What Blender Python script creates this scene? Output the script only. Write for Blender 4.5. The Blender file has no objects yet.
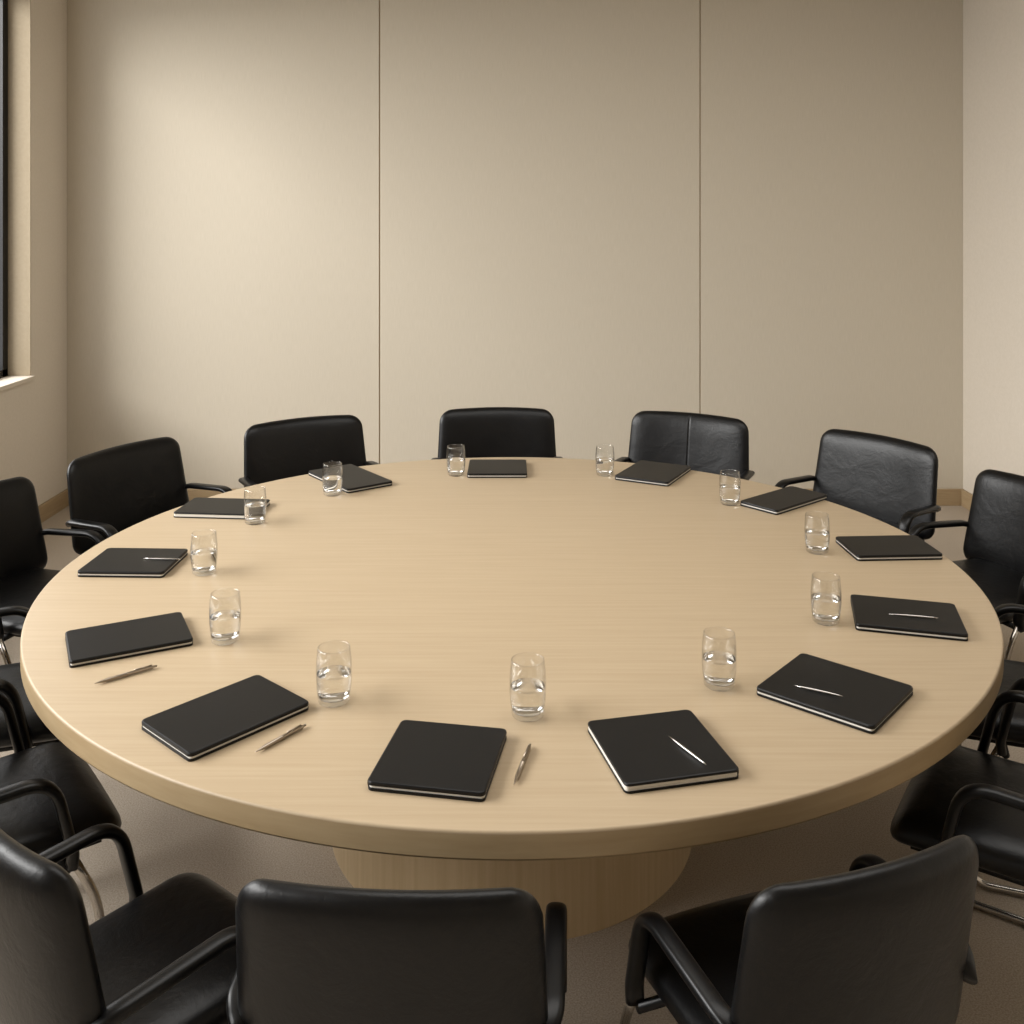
import bpy, bmesh, math, random
from mathutils import Vector, Matrix
random.seed(4)
sc = bpy.context.scene
col = sc.collection
try:
    sc.view_settings.view_transform = 'Standard'
    sc.view_settings.look = 'None'
except Exception as e: print(e)

# ------------------------------------------------------------ materials
def srgb(r, g, b):
    f = lambda c: (c/255/12.92) if c/255 <= .04045 else ((c/255+.055)/1.055)**2.4
    return (f(r), f(g), f(b), 1)
def mat(name, colr, rough=.5, metal=0., spec=.5, trans=0., ior=1.45, coat=0.):
    m = bpy.data.materials.new(name); m.use_nodes = True
    p = m.node_tree.nodes['Principled BSDF']
    p.inputs['Base Color'].default_value = colr
    p.inputs['Roughness'].default_value = rough
    p.inputs['Metallic'].default_value = metal
    p.inputs['Specular IOR Level'].default_value = spec
    p.inputs['Transmission Weight'].default_value = trans
    p.inputs['IOR'].default_value = ior
    p.inputs['Coat Weight'].default_value = coat
    return m
def tex(m, c1, c2, scale=(1,1,1), nscale=5, detail=6, bump=0., bdist=.002, rough=.55, dist=0., lo=.3, hi=.7):
    nt = m.node_tree; N = nt.nodes; L = nt.links
    p = N['Principled BSDF']
    tc = N.new('ShaderNodeTexCoord'); mp = N.new('ShaderNodeMapping')
    mp.inputs['Scale'].default_value = scale
    nz = N.new('ShaderNodeTexNoise'); nz.inputs['Scale'].default_value = nscale
    nz.inputs['Detail'].default_value = detail; nz.inputs['Roughness'].default_value = rough
    nz.inputs['Distortion'].default_value = dist
    cr = N.new('ShaderNodeValToRGB')
    cr.color_ramp.elements[0].position = lo; cr.color_ramp.elements[0].color = c1
    cr.color_ramp.elements[1].position = hi; cr.color_ramp.elements[1].color = c2
    L.new(tc.outputs['Object'], mp.inputs['Vector']); L.new(mp.outputs['Vector'], nz.inputs['Vector'])
    L.new(nz.outputs['Fac'], cr.inputs['Fac']); L.new(cr.outputs['Color'], p.inputs['Base Color'])
    if bump:
        b = N.new('ShaderNodeBump'); b.inputs['Strength'].default_value = bump; b.inputs['Distance'].default_value = bdist
        L.new(nz.outputs['Fac'], b.inputs['Height']); L.new(b.outputs['Normal'], p.inputs['Normal'])
    return m
def thin_clear(name, tint, haze, k=.85, ex=3.6, base=.04):
    """thin clear surface: transparent + schlick-weighted gloss + a trace of haze"""
    m = bpy.data.materials.new(name); m.use_nodes = True
    N = m.node_tree.nodes; L = m.node_tree.links; N.clear()
    out = N.new('ShaderNodeOutputMaterial'); tr = N.new('ShaderNodeBsdfTransparent'); tr.inputs[0].default_value = tint
    gl = N.new('ShaderNodeBsdfGlossy'); gl.inputs['Roughness'].default_value = .02
    df = N.new('ShaderNodeBsdfDiffuse'); df.inputs[0].default_value = (.9,.9,.88,1)
    lw = N.new('ShaderNodeLayerWeight'); lw.inputs[0].default_value = .5
    pw = N.new('ShaderNodeMath'); pw.operation = 'POWER'; pw.inputs[1].default_value = ex
    ma = N.new('ShaderNodeMath'); ma.operation = 'MULTIPLY_ADD'; ma.inputs[1].default_value = k; ma.inputs[2].default_value = base
    L.new(lw.outputs['Facing'], pw.inputs[0]); L.new(pw.outputs[0], ma.inputs[0])
    m1 = N.new('ShaderNodeMixShader'); m1.inputs[0].default_value = haze
    m2 = N.new('ShaderNodeMixShader')
    L.new(tr.outputs[0], m1.inputs[1]); L.new(df.outputs[0], m1.inputs[2])
    L.new(ma.outputs[0], m2.inputs[0]); L.new(m1.outputs[0], m2.inputs[1]); L.new(gl.outputs[0], m2.inputs[2])
    L.new(m2.outputs[0], out.inputs[0]); return m

M_wall = tex(mat('wall_fabric', srgb(205,196,180), .85, spec=.2), srgb(194,185,168), srgb(201,192,176), (60,60,2.0), 6, 3, .1, .0012)
M_wallp = tex(mat('wall_plaster', srgb(216,208,194), .8, spec=.2), srgb(210,201,187), srgb(215,206,193), (1,1,1), 60, 3, .05, .001)
M_groove = mat('panel_groove', srgb(150,131,102), .9)
M_reveal = tex(mat('window_reveal_shaded', srgb(165,148,122), .7, spec=.2), srgb(148,135,114), srgb(154,141,120), (1,1,1), 60, 3)  # darkened colour paints shade on the jamb, which daylight overexposes
M_ceil = mat('ceiling_paint', srgb(180,173,160), .9, spec=.1)
M_base = tex(mat('oak_trim', srgb(190,160,120), .5), srgb(156,134,102), srgb(170,148,116), (2,2,30), 3, 4)
M_floor = tex(mat('carpet', srgb(150,132,110), .95, spec=.1), srgb(156,144,129), srgb(196,184,169), (1,1,1), 220, 4, .5, .004)
M_oak = tex(mat('pale_oak', srgb(205,180,140), .42, spec=.42), srgb(171,151,123), srgb(179,160,132), (1.0,34,34), 2.6, 8, .05, .0006, dist=.3)
M_oake = tex(mat('oak_rim_shaded', srgb(205,180,140), .5, spec=.35), srgb(158,136,103), srgb(168,147,114), (3,3,26), 2.2, 6, .04, .0006, dist=.3)  # same oak, colour darkened to paint shade onto the table rim
M_oakv = tex(mat('oak_pedestal', srgb(205,180,140), .45), srgb(184,161,126), srgb(198,176,141), (26,26,1.0), 2.2, 8, .05, .0006, dist=.25)
M_leather = tex(mat('black_leather', srgb(20,20,21), .36, spec=.40), srgb(4,4,5), srgb(9,9,10), (1,1,1), 9, 9, .35, .008, rough=.62, dist=.4)
M_arm = mat('black_arm', srgb(7,7,8), .35, spec=.4)
M_chrome = mat('chrome', srgb(175,170,163), .2, 1.)
M_cover = tex(mat('notebook_leather', srgb(22,22,23), .42, spec=.32), srgb(9,9,10), srgb(15,15,16), (1,1,1), 300, 3, .1, .0006)
M_page = tex(mat('notebook_pages', srgb(225,222,214), .4), srgb(190,186,178), srgb(232,229,222), (2,2,600), 3, 2)
M_glass = thin_clear('clear_glass', (.985,.985,.98,1), .004)
M_water = mat('water', (1,1,1,1), 0., trans=1., ior=1.33)
M_pen = mat('pen_metal', srgb(165,153,138), .28, 1.)
M_pens = mat('pen_silver', srgb(205,202,198), .25, 1.)
M_black = mat('window_black', srgb(14,14,14), .4)

# ------------------------------------------------------------ mesh helpers
def obj(name, bm, m, parent=None, smooth=True, loc=None):
    me = bpy.data.meshes.new(name)
    bmesh.ops.recalc_face_normals(bm, faces=bm.faces)
    bm.to_mesh(me); bm.free()
    for x in (m if isinstance(m, list) else [m]): me.materials.append(x)
    if smooth:
        for p in me.polygons: p.use_smooth = True
    o = bpy.data.objects.new(name, me); col.objects.link(o)
    if parent: o.parent = parent
    if loc: o.location = loc
    return o
def empty(name, loc, rz=0, scale=(1,1,1)):
    e = bpy.data.objects.new(name, None); e.empty_display_size = .1
    e.location = loc; e.rotation_euler = (0,0,rz); e.scale = scale
    col.objects.link(e); return e
def box(bm, x0,x1,y0,y1,z0,z1):
    r = bmesh.ops.create_cube(bm, size=1)
    for v in r['verts']:
        v.co = Vector(((x0+x1)/2+v.co.x*(x1-x0), (y0+y1)/2+v.co.y*(y1-y0), (z0+z1)/2+v.co.z*(z1-z0)))
    return r['verts']
def boxobj(name, dims, m, parent=None, bev=0):
    bm = bmesh.new(); box(bm, *dims)
    if bev: bmesh.ops.bevel(bm, geom=bm.edges[:], offset=bev, segments=2, affect='EDGES', profile=.5)
    return obj(name, bm, m, parent, smooth=False)
def lathe(bm, prof, n=48, close=False):
    rings = []
    for r, z in prof:
        if r < 1e-6: rings.append([bm.verts.new((0,0,z))])
        else: rings.append([bm.verts.new((r*math.cos(2*math.pi*i/n), r*math.sin(2*math.pi*i/n), z)) for i in range(n)])
    pairs = list(zip(rings, rings[1:]))
    if close: pairs.append((rings[-1], rings[0]))
    for a, b in pairs:
        for i in range(n):
            j = (i+1) % n
            if len(a) == 1 and len(b) == 1: continue
            if len(a) == 1: bm.faces.new((a[0], b[i], b[j]))
            elif len(b) == 1: bm.faces.new((a[i], a[j], b[0]))
            else: bm.faces.new((a[i], a[j], b[j], b[i]))
def fillet(pts, r, n=6):
    pts = [Vector(p) for p in pts]; out = [pts[0]]
    for i in range(1, len(pts)-1):
        p = pts[i]; a = (pts[i-1]-p); b = (pts[i+1]-p)
        rr = min(r, a.length*.48, b.length*.48)
        A = p+a.normalized()*rr; B = p+b.normalized()*rr
        for k in range(n+1):
            t = k/n; out.append(A*(1-t)**2 + p*2*t*(1-t) + B*t*t)
    out.append(pts[-1]); return out
def sweep(bm, path, a, b, n=12, side=Vector((1,0,0)), p=1.0):
    rings = []
    for i, q in enumerate(path):
        t = (path[min(i+1,len(path)-1)]-path[max(i-1,0)]).normalized()
        s = side - t*side.dot(t)
        if s.length < 1e-3:
            s = Vector((0,1,0)) - t*t.y
        s.normalize(); u = t.cross(s)
        ring = []
        for k in range(n):
            an = 2*math.pi*k/n; c, d = math.cos(an), math.sin(an)
            c = math.copysign(abs(c)**p, c); d = math.copysign(abs(d)**p, d)
            ring.append(bm.verts.new(q + s*a*c + u*b*d))
        rings.append(ring)
    for r1, r2 in zip(rings, rings[1:]):
        for i in range(n): bm.faces.new((r1[i], r1[(i+1)%n], r2[(i+1)%n], r2[i]))
    bm.faces.new(rings[0]); bm.faces.new(rings[-1])
def cushion(bm, W, H, R, T, fn, nu=30, nv=22, seam=False, puff=5):
    """rounded-rect pillow half sizes W,H corner R thickness T; fn maps (x,h,t)->Vector"""
    def dist(n): return [math.sin(math.pi/2*(-1+2*i/n)) for i in range(n+1)]
    us = dist(nu); vs = dist(nv)
    if seam: us = sorted([u for u in us if abs(u) > .03] + [-.03,-.012,-.006,0,.006,.012,.03])
    nu = len(us)-1
    def k(a, b):
        x, y = abs(a)*W, abs(b)*H
        if x <= W-R or y <= H-R: return 1.
        cx, cy = W-R, H-R
        A = x*x+y*y; B = -2*(x*cx+y*cy); C = cx*cx+cy*cy-R*R
        D = B*B-4*A*C
        if D < 0: return 1.
        return min(1., (-B+math.sqrt(D))/(2*A))
    F = {}
    for sgn in (1, -1):
        for i, u in enumerate(us):
            for j, v in enumerate(vs):
                edge = i in (0, nu) or j in (0, nv)
                if edge and sgn == -1: F[(i,j,-1)] = F[(i,j,1)]; continue
                m = max(abs(u), abs(v))
                kk = 1 if m < 1e-6 else 1-(1-k(u/m, v/m))*m**2
                th = T*(max(0, 1-m**puff))**.5
                if seam and abs(u) < .008 and sgn == 1: th -= .0016
                F[(i,j,sgn)] = bm.verts.new(fn(u*W*kk, v*H*kk, sgn*th))
    for sgn in (1,-1):
        for i in range(nu):
            for j in range(nv):
                q = [F[(i,j,sgn)],F[(i+1,j,sgn)],F[(i+1,j+1,sgn)],F[(i,j+1,sgn)]]
                bm.faces.new(q)
def rrect(bm, w, d, z0, z1, r, cx=0, cy=0, n=5, bev=0):
    pts = []
    for sx, sy, a0 in ((1,1,0),(-1,1,90),(-1,-1,180),(1,-1,270)):
        for k in range(n+1):
            a = math.radians(a0+90*k/n)
            pts.append((cx+sx*(w/2-r)+r*math.cos(a), cy+sy*(d/2-r)+r*math.sin(a)))
    lay = [(z0,0),(z1,0)] if not bev else [(z0,0),(z1-bev,0),(z1-bev*.3,bev*.3),(z1,bev)]
    rings = []
    for z, ins in lay:
        rings.append([bm.verts.new((cx+(x-cx)*(1-2*ins/w), cy+(y-cy)*(1-2*ins/d), z)) for x,y in pts])
    N = len(pts)
    for a, b in zip(rings, rings[1:]):
        for i in range(N): bm.faces.new((a[i],a[(i+1)%N],b[(i+1)%N],b[i]))
    bm.faces.new(rings[0]); bm.faces.new(rings[-1])

# ------------------------------------------------------------ room
XL, XR, YB, YF, ZC = -2.985, 3.025, 6.7, -2.6, 3.65
TH = .14
boxobj('floor', (XL-.3, XR+.3, YF-.3, YB+.3, -.1, 0), M_floor)
boxobj('ceiling', (XL-.3, XR+.3, YF-.3, YB+.3, ZC, ZC+.1), M_ceil)
bw = empty('wall_back', (0,0,0))
boxobj('backing', (XL-.3, XR+.3, YB+.006, YB+.15, 0, ZC), M_groove, bw)
g = .004
for i, (a, b) in enumerate(((XL, -.888), (-.888, 1.262), (1.262, XR))):
    boxobj('panel_%d' % (i+1), (a+(g if i else 0), b-(g if i < 2 else 0), YB, YB+.02, 0, ZC), M_wall, bw, bev=.0015)
boxobj('wall_right', (XR, XR+.15, YF-.15, YB+.15, 0, ZC), M_wallp)
boxobj('wall_front', (XL-.3, XR+.3, YF-.15, YF, 0, ZC), M_wallp)
WY0, WY1, WZ0, WZ1 = -.4, 6.2, .92, 3.35
bm = bmesh.new()
box(bm, XL-TH-.06, XL, YF-.15, WY0, 0, ZC)
box(bm, XL-TH-.06, XL, WY1, YB+.15, 0, ZC)
box(bm, XL-TH-.06, XL, WY0, WY1, 0, WZ0)
box(bm, XL-TH-.06, XL, WY0, WY1, WZ1, ZC)
obj('wall_left', bm, M_wallp, smooth=False)
w = empty('window_1', (0,0,0))
fx0, fx1 = XL-TH-.05, XL-TH
bm = bmesh.new(); fw = .07
box(bm, fx0, fx1, WY0, WY1, WZ0, WZ0+fw); box(bm, fx0, fx1, WY0, WY1, WZ1-fw, WZ1)
for y in (WY0, WY0+2.2-.035, WY0+4.4-.035, WY1-fw): box(bm, fx0, fx1, y, y+fw, WZ0, WZ1)
obj('frame', bm, M_black, w, smooth=False)
boxobj('sill', (XL-TH, XL+.025, WY0-.0, WY1+.0, WZ0, WZ0+.025), M_wallp, w, bev=.003)
boxobj('jamb_shade_liner', (XL-TH, XL-.0005, WY1-.008, WY1, WZ0+.025, WZ1), M_reveal, w)  # thin liner added over the far jamb to carry the painted shade
boxobj('baseboard_left', (XL, XL+.02, YF, YB, 0, .11), M_base, bev=.002)
boxobj('baseboard_right', (XR-.02, XR, YF, YB, 0, .11), M_base, bev=.002)
boxobj('baseboard_back', (XL+.02, XR-.02, YB-.02, YB, 0, .11), M_base, bev=.002)

# ------------------------------------------------------------ table
CX, CY = 0., 3.396
ZT = .75
tb = empty('conference_table', (CX, CY, 0))
bm = bmesh.new(); R = 1.5
prof = [(0,ZT),(R-.006,ZT)]
for k in range(1, 5):
    a = math.radians(90-90*k/4); prof.append((R-.006+.006*math.cos(a), ZT-.006+.006*math.sin(a)))
prof += [(R,ZT-.052),(R-.003,ZT-.057),(R-.008,ZT-.06),(0,ZT-.06)]
lathe(bm, prof, 192)
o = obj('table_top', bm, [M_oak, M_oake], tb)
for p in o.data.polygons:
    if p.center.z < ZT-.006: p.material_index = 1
bm = bmesh.new(); r = .57
lathe(bm, [(0,0),(r,0),(r,ZT-.061),(0,ZT-.061)], 128)
ped = obj('pedestal', bm, M_oakv, tb); ped.location = (0,-.19,0)
for ob in (o, ped):
    md = ob.modifiers.new('es', 'EDGE_SPLIT'); md.split_angle = math.radians(30)

# ------------------------------------------------------------ chairs
def make_back(seam):
    bm = bmesh.new()
    def fn(x, h, t):
        z = .655+h
        crown = .010*(1-(x/.30)**2)*max(0, h/.21)
        xx = x*(1+.03*(-h/.21))
        y = -.225 - (z-.45)*.18 + .45*x*x + t
        return Vector((xx, y, z+crown))
    cushion(bm, .295, .215, .062, .034, fn, seam=seam, puff=7)
    return bm
def build_chair_meshes():
    out = {}
    for s in (False, True):
        o = obj('backrest', make_back(s), M_leather); out['back%d' % s] = o.data; bpy.data.objects.remove(o)
    bm = bmesh.new()
    cushion(bm, .265, .25, .07, .042, lambda x,h,t: Vector((x*(1+.04*h/.25), h+.0, .435+t+.012*(1-(x/.265)**2)-(.03*max(0,(h-.17)/.085)**2))), puff=8)
    o = obj('seat', bm, M_leather); out['seat'] = o.data; bpy.data.objects.remove(o)
    for s in (-1, 1):
        bm = bmesh.new()
        path = fillet([(s*.270,-.245,.585),(s*.305,-.205,.61),(s*.310,.07,.622),(s*.310,.115,.43),(s*.310,.11,.40)], .07, 8)
        sweep(bm, path, .023, .013, 16, p=.75)
        o = obj('armrest', bm, M_arm); out['arm%d' % s] = o.data; bpy.data.objects.remove(o)
        bm = bmesh.new()
        path = fillet([(s*.308,.112,.42),(s*.308,.17,.30),(s*.308,.195,.012),(s*.308,-.25,.012),(s*.295,-.20,.40)], .06, 8)
        sweep(bm, path, .011, .011, 12)
        o = obj('leg', bm, M_chrome); out['leg%d' % s] = o.data; bpy.data.objects.remove(o)
    bm = bmesh.new()
    for y in (-.16, .10): sweep(bm, [Vector((-.31,y,.395)), Vector((.31,y,.395))], .011, .011, 10, side=Vector((0,1,0)))
    box(bm, -.22, .22, -.21, .2, .385, .40)
    o = obj('under_frame', bm, M_arm); out['uf'] = o.data; bpy.data.objects.remove(o)
    return out
CM = build_chair_meshes()
def chair(bx, by, heading, sx=1., sy=1., sz=1., seam=False):
    """bx,by: top centre of backrest relative to table centre; heading = facing direction (deg)"""
    h = math.radians(heading); off = .30*sy
    x = CX+bx+math.cos(h)*off; y = CY+by+math.sin(h)*off
    e = empty('conference_chair', (x, y, 0), h-math.pi/2, (sx, sy, sz))
    for nm, key in (('backrest', 'back%d' % seam), ('seat','seat'), ('armrest_left','arm-1'), ('armrest_right','arm1'),
                    ('leg_left','leg-1'), ('leg_right','leg1'), ('under_frame','uf')):
        o = bpy.data.objects.new(nm, CM[key]); col.objects.link(o); o.parent = e
    return e
def hc(bx, by): return math.degrees(math.atan2(-by, -bx))
for bx, by, dh, sx, sz, seam in (
    (-1.865, 1.35, 8, 1.13, .955, 0), (-1.12, 1.93, 0, 1.12, .975, 0), (-.085, 2.18, 0, 1.10, .985, 0), (.975, 2.04, 0, 1.12, .98, 1),
    (1.825, 1.53, -2, 1.10, .965, 0), (2.19, .77, 0, .97, .94, 0), (-2.18, .64, 0, .97, .94, 0)):
    chair(bx, by, hc(bx,by)+dh, sx, 1, sz, bool(seam))
chair(-1.85, -.46, 20, .9)
chair(-1.52, -1.10, 38, .88)
chair(-.905, -1.675, 50, .78, 1, .985)
chair(-.205, -1.81, 87, .88, 1, .96)
chair(.620, -1.74, 110, .82, 1, .955)
chair(1.49, -1.09, 146, .88)
chair(1.87, -.44, 160, .9)

# ------------------------------------------------------------ notebooks
def notebook(x, d, ang, L, W, thick=0):
    """centre (x, depth d), long axis direction ang, length L, width W"""
    e = empty('notebook', (x, d, ZT+.0006), math.radians(ang))
    p0, p1, t = (.004, .0145, .020) if thick else (.0055, .0105, .019)
    bm = bmesh.new()
    rrect(bm, L, W, 0, p0, .012)
    rrect(bm, L, W, p1, t, .012, bev=.003)
    sweep(bm, [Vector((-L/2+.012, W/2-.0015, t*.5)), Vector((L/2-.012, W/2-.0015, t*.5))], .0035, t*.48, 12, side=Vector((0,1,0)))
    obj('cover', bm, M_cover, e, smooth=False)
    bm = bmesh.new(); rrect(bm, L-.005, W-.005, p0-.0001, p1+.0001, .008, cy=-.001)
    obj('pages', bm, M_page, e, smooth=False)
    return e
NB = [(-.153,2.138,80,.258,.245),(.322,2.175,-77,.265,.252,1),(-.664,2.325,48,.315,.218),(-1.055,2.75,27,.31,.215),
      (-1.27,3.36,-2,.285,.235),(-1.155,3.99,-5,.32,.215,1),(-.725,4.46,-53,.39,.22),(-.067,4.63,0,.27,.27),
      (.645,4.55,62,.33,.25),(1.12,4.11,40,.36,.18),(1.32,3.51,3,.30,.21),(1.145,2.90,-15,.295,.235),(.790,2.445,-41,.292,.262)]
for n in NB: notebook(*n)

# ------------------------------------------------------------ glasses
def glass(x, d):
    e = empty('drinking_glass', (x, d, ZT+.0005), random.random()*3)
    bm = bmesh.new(); H = .133
    def ro(z):
        t = z/H; return .0355+.0065*math.sin(math.pi*min(1,(t*.95+.02)))**.8+ .002*t
    outer = [(0,0),(.032,0),(.0345,.0015)]+[(ro(z),z) for z in [.004+ (H-.005)*k/18 for k in range(19)]]
    inner = [(ro(z)-.0015,z) for z in [H-.0005-(H-.0155)*k/18 for k in range(19)]]+[(.026,.0105),(0,.010)]
    lathe(bm, outer+inner, 48)
    obj('glass_body', bm, M_glass, e)
    bm = bmesh.new(); zw = .070
    zs = [.0155+(zw-.0155)*k/10 for k in range(11)]
    lathe(bm, [(0,.0107),(.0255,.0112)]+[(ro(z)-.0021,z) for z in zs]+[(0,zw)], 48)
    o = obj('water', bm, M_water, e)
    o.modifiers.new('es','EDGE_SPLIT').split_angle = math.radians(50)
for x, d in ((-.985,3.83),(-.759,4.225),(-.255,4.549),(.423,4.549),(.891,4.085),(1.067,3.494),(.907,2.886),(.516,2.489),
             (.037,2.339),(-.429,2.407),(-.791,2.755),(-1.013,3.286)): glass(x, d)

# ------------------------------------------------------------ pens
def pen(x0, d0, x1, d1, z=ZT, m=M_pen, r=.0046, clip=True):
    v = Vector((x1-x0, d1-d0)); L = v.length
    bm = bmesh.new()
    if clip:
        lathe(bm, [(0,0),(.0008,0),(.0012,.004),(r*.75,.02),(r,.03),(r,L*.5),(r*1.12,L*.505),(r*1.12,L*.52),(r,L*.525),(r*.95,L-.012),(r*.6,L-.01),(r*.6,L-.001),(0,L)], 20)
        box(bm, -.0012, .0012, r*.8, r*1.5, L*.62, L-.014)
    else:
        lathe(bm, [(0,0),(.0006,0),(r*.6,L*.15),(r,L*.35),(r,L*.7),(r*.7,L*.9),(.0008,L),(0,L)], 20)
    for vv in bm.verts: vv.co = Vector((vv.co.z, vv.co.x, vv.co.y))
    o = obj('ballpoint_pen', bm, m); o.location = (x0, d0, z+r*(1.12 if clip else 1)+.0003); o.rotation_euler = (0,0,math.atan2(v.y, v.x))
    return o
pen(-1.041,2.49,-.92,2.59); pen(-.558,2.170,-.472,2.287); pen(0.004,2.046,.040,2.201)
zn = ZT+.0200
for a in ((1.088,2.885,1.218,2.855),(.69,2.442,.79,2.386),(.345,2.20,.405,2.085),(-1.24,3.36,-1.11,3.35)):
    pen(*a, z=zn+(.001 if a[0]==.345 else 0), m=M_pens, r=.003, clip=False)

# ------------------------------------------------------------ light
wd = bpy.data.worlds.new('World'); sc.world = wd; wd.use_nodes = True
bg = wd.node_tree.nodes['Background']; bg.inputs[0].default_value = (1,.985,.965,1); bg.inputs[1].default_value = 2.4
def area(name, loc, target, sx, sy, e, c):
    l = bpy.data.lights.new(name, 'AREA'); l.shape = 'RECTANGLE'; l.size = sx; l.size_y = sy; l.energy = e; l.color = c
    o = bpy.data.objects.new(name, l); o.location = loc
    o.rotation_euler = (Vector(target)-Vector(loc)).to_track_quat('-Z', 'Y').to_euler(); col.objects.link(o); return o
area('window_daylight', (XL-4.2, 2.6, 4.4), (0, 4.0, 1.2), 8.0, 3.0, 1080, (1,.99,.97))
area('overhead_fill', (.6, 2.9, ZC-.02), (.6,2.9001,0), 3.2, 2.0, 58, (1,.98,.95))  # unseen fill light added overhead to lift the table and seat tops

# ------------------------------------------------------------ camera
cd = bpy.data.cameras.new('camera'); cam = bpy.data.objects.new('camera', cd); col.objects.link(cam)
cam.location = (0,0,1.911); cam.rotation_euler = (math.pi/2,0,0)
cd.sensor_width = 36; cd.lens = 36*999/1024; cd.shift_y = -292/1024; cd.clip_start = .05
sc.camera = cam
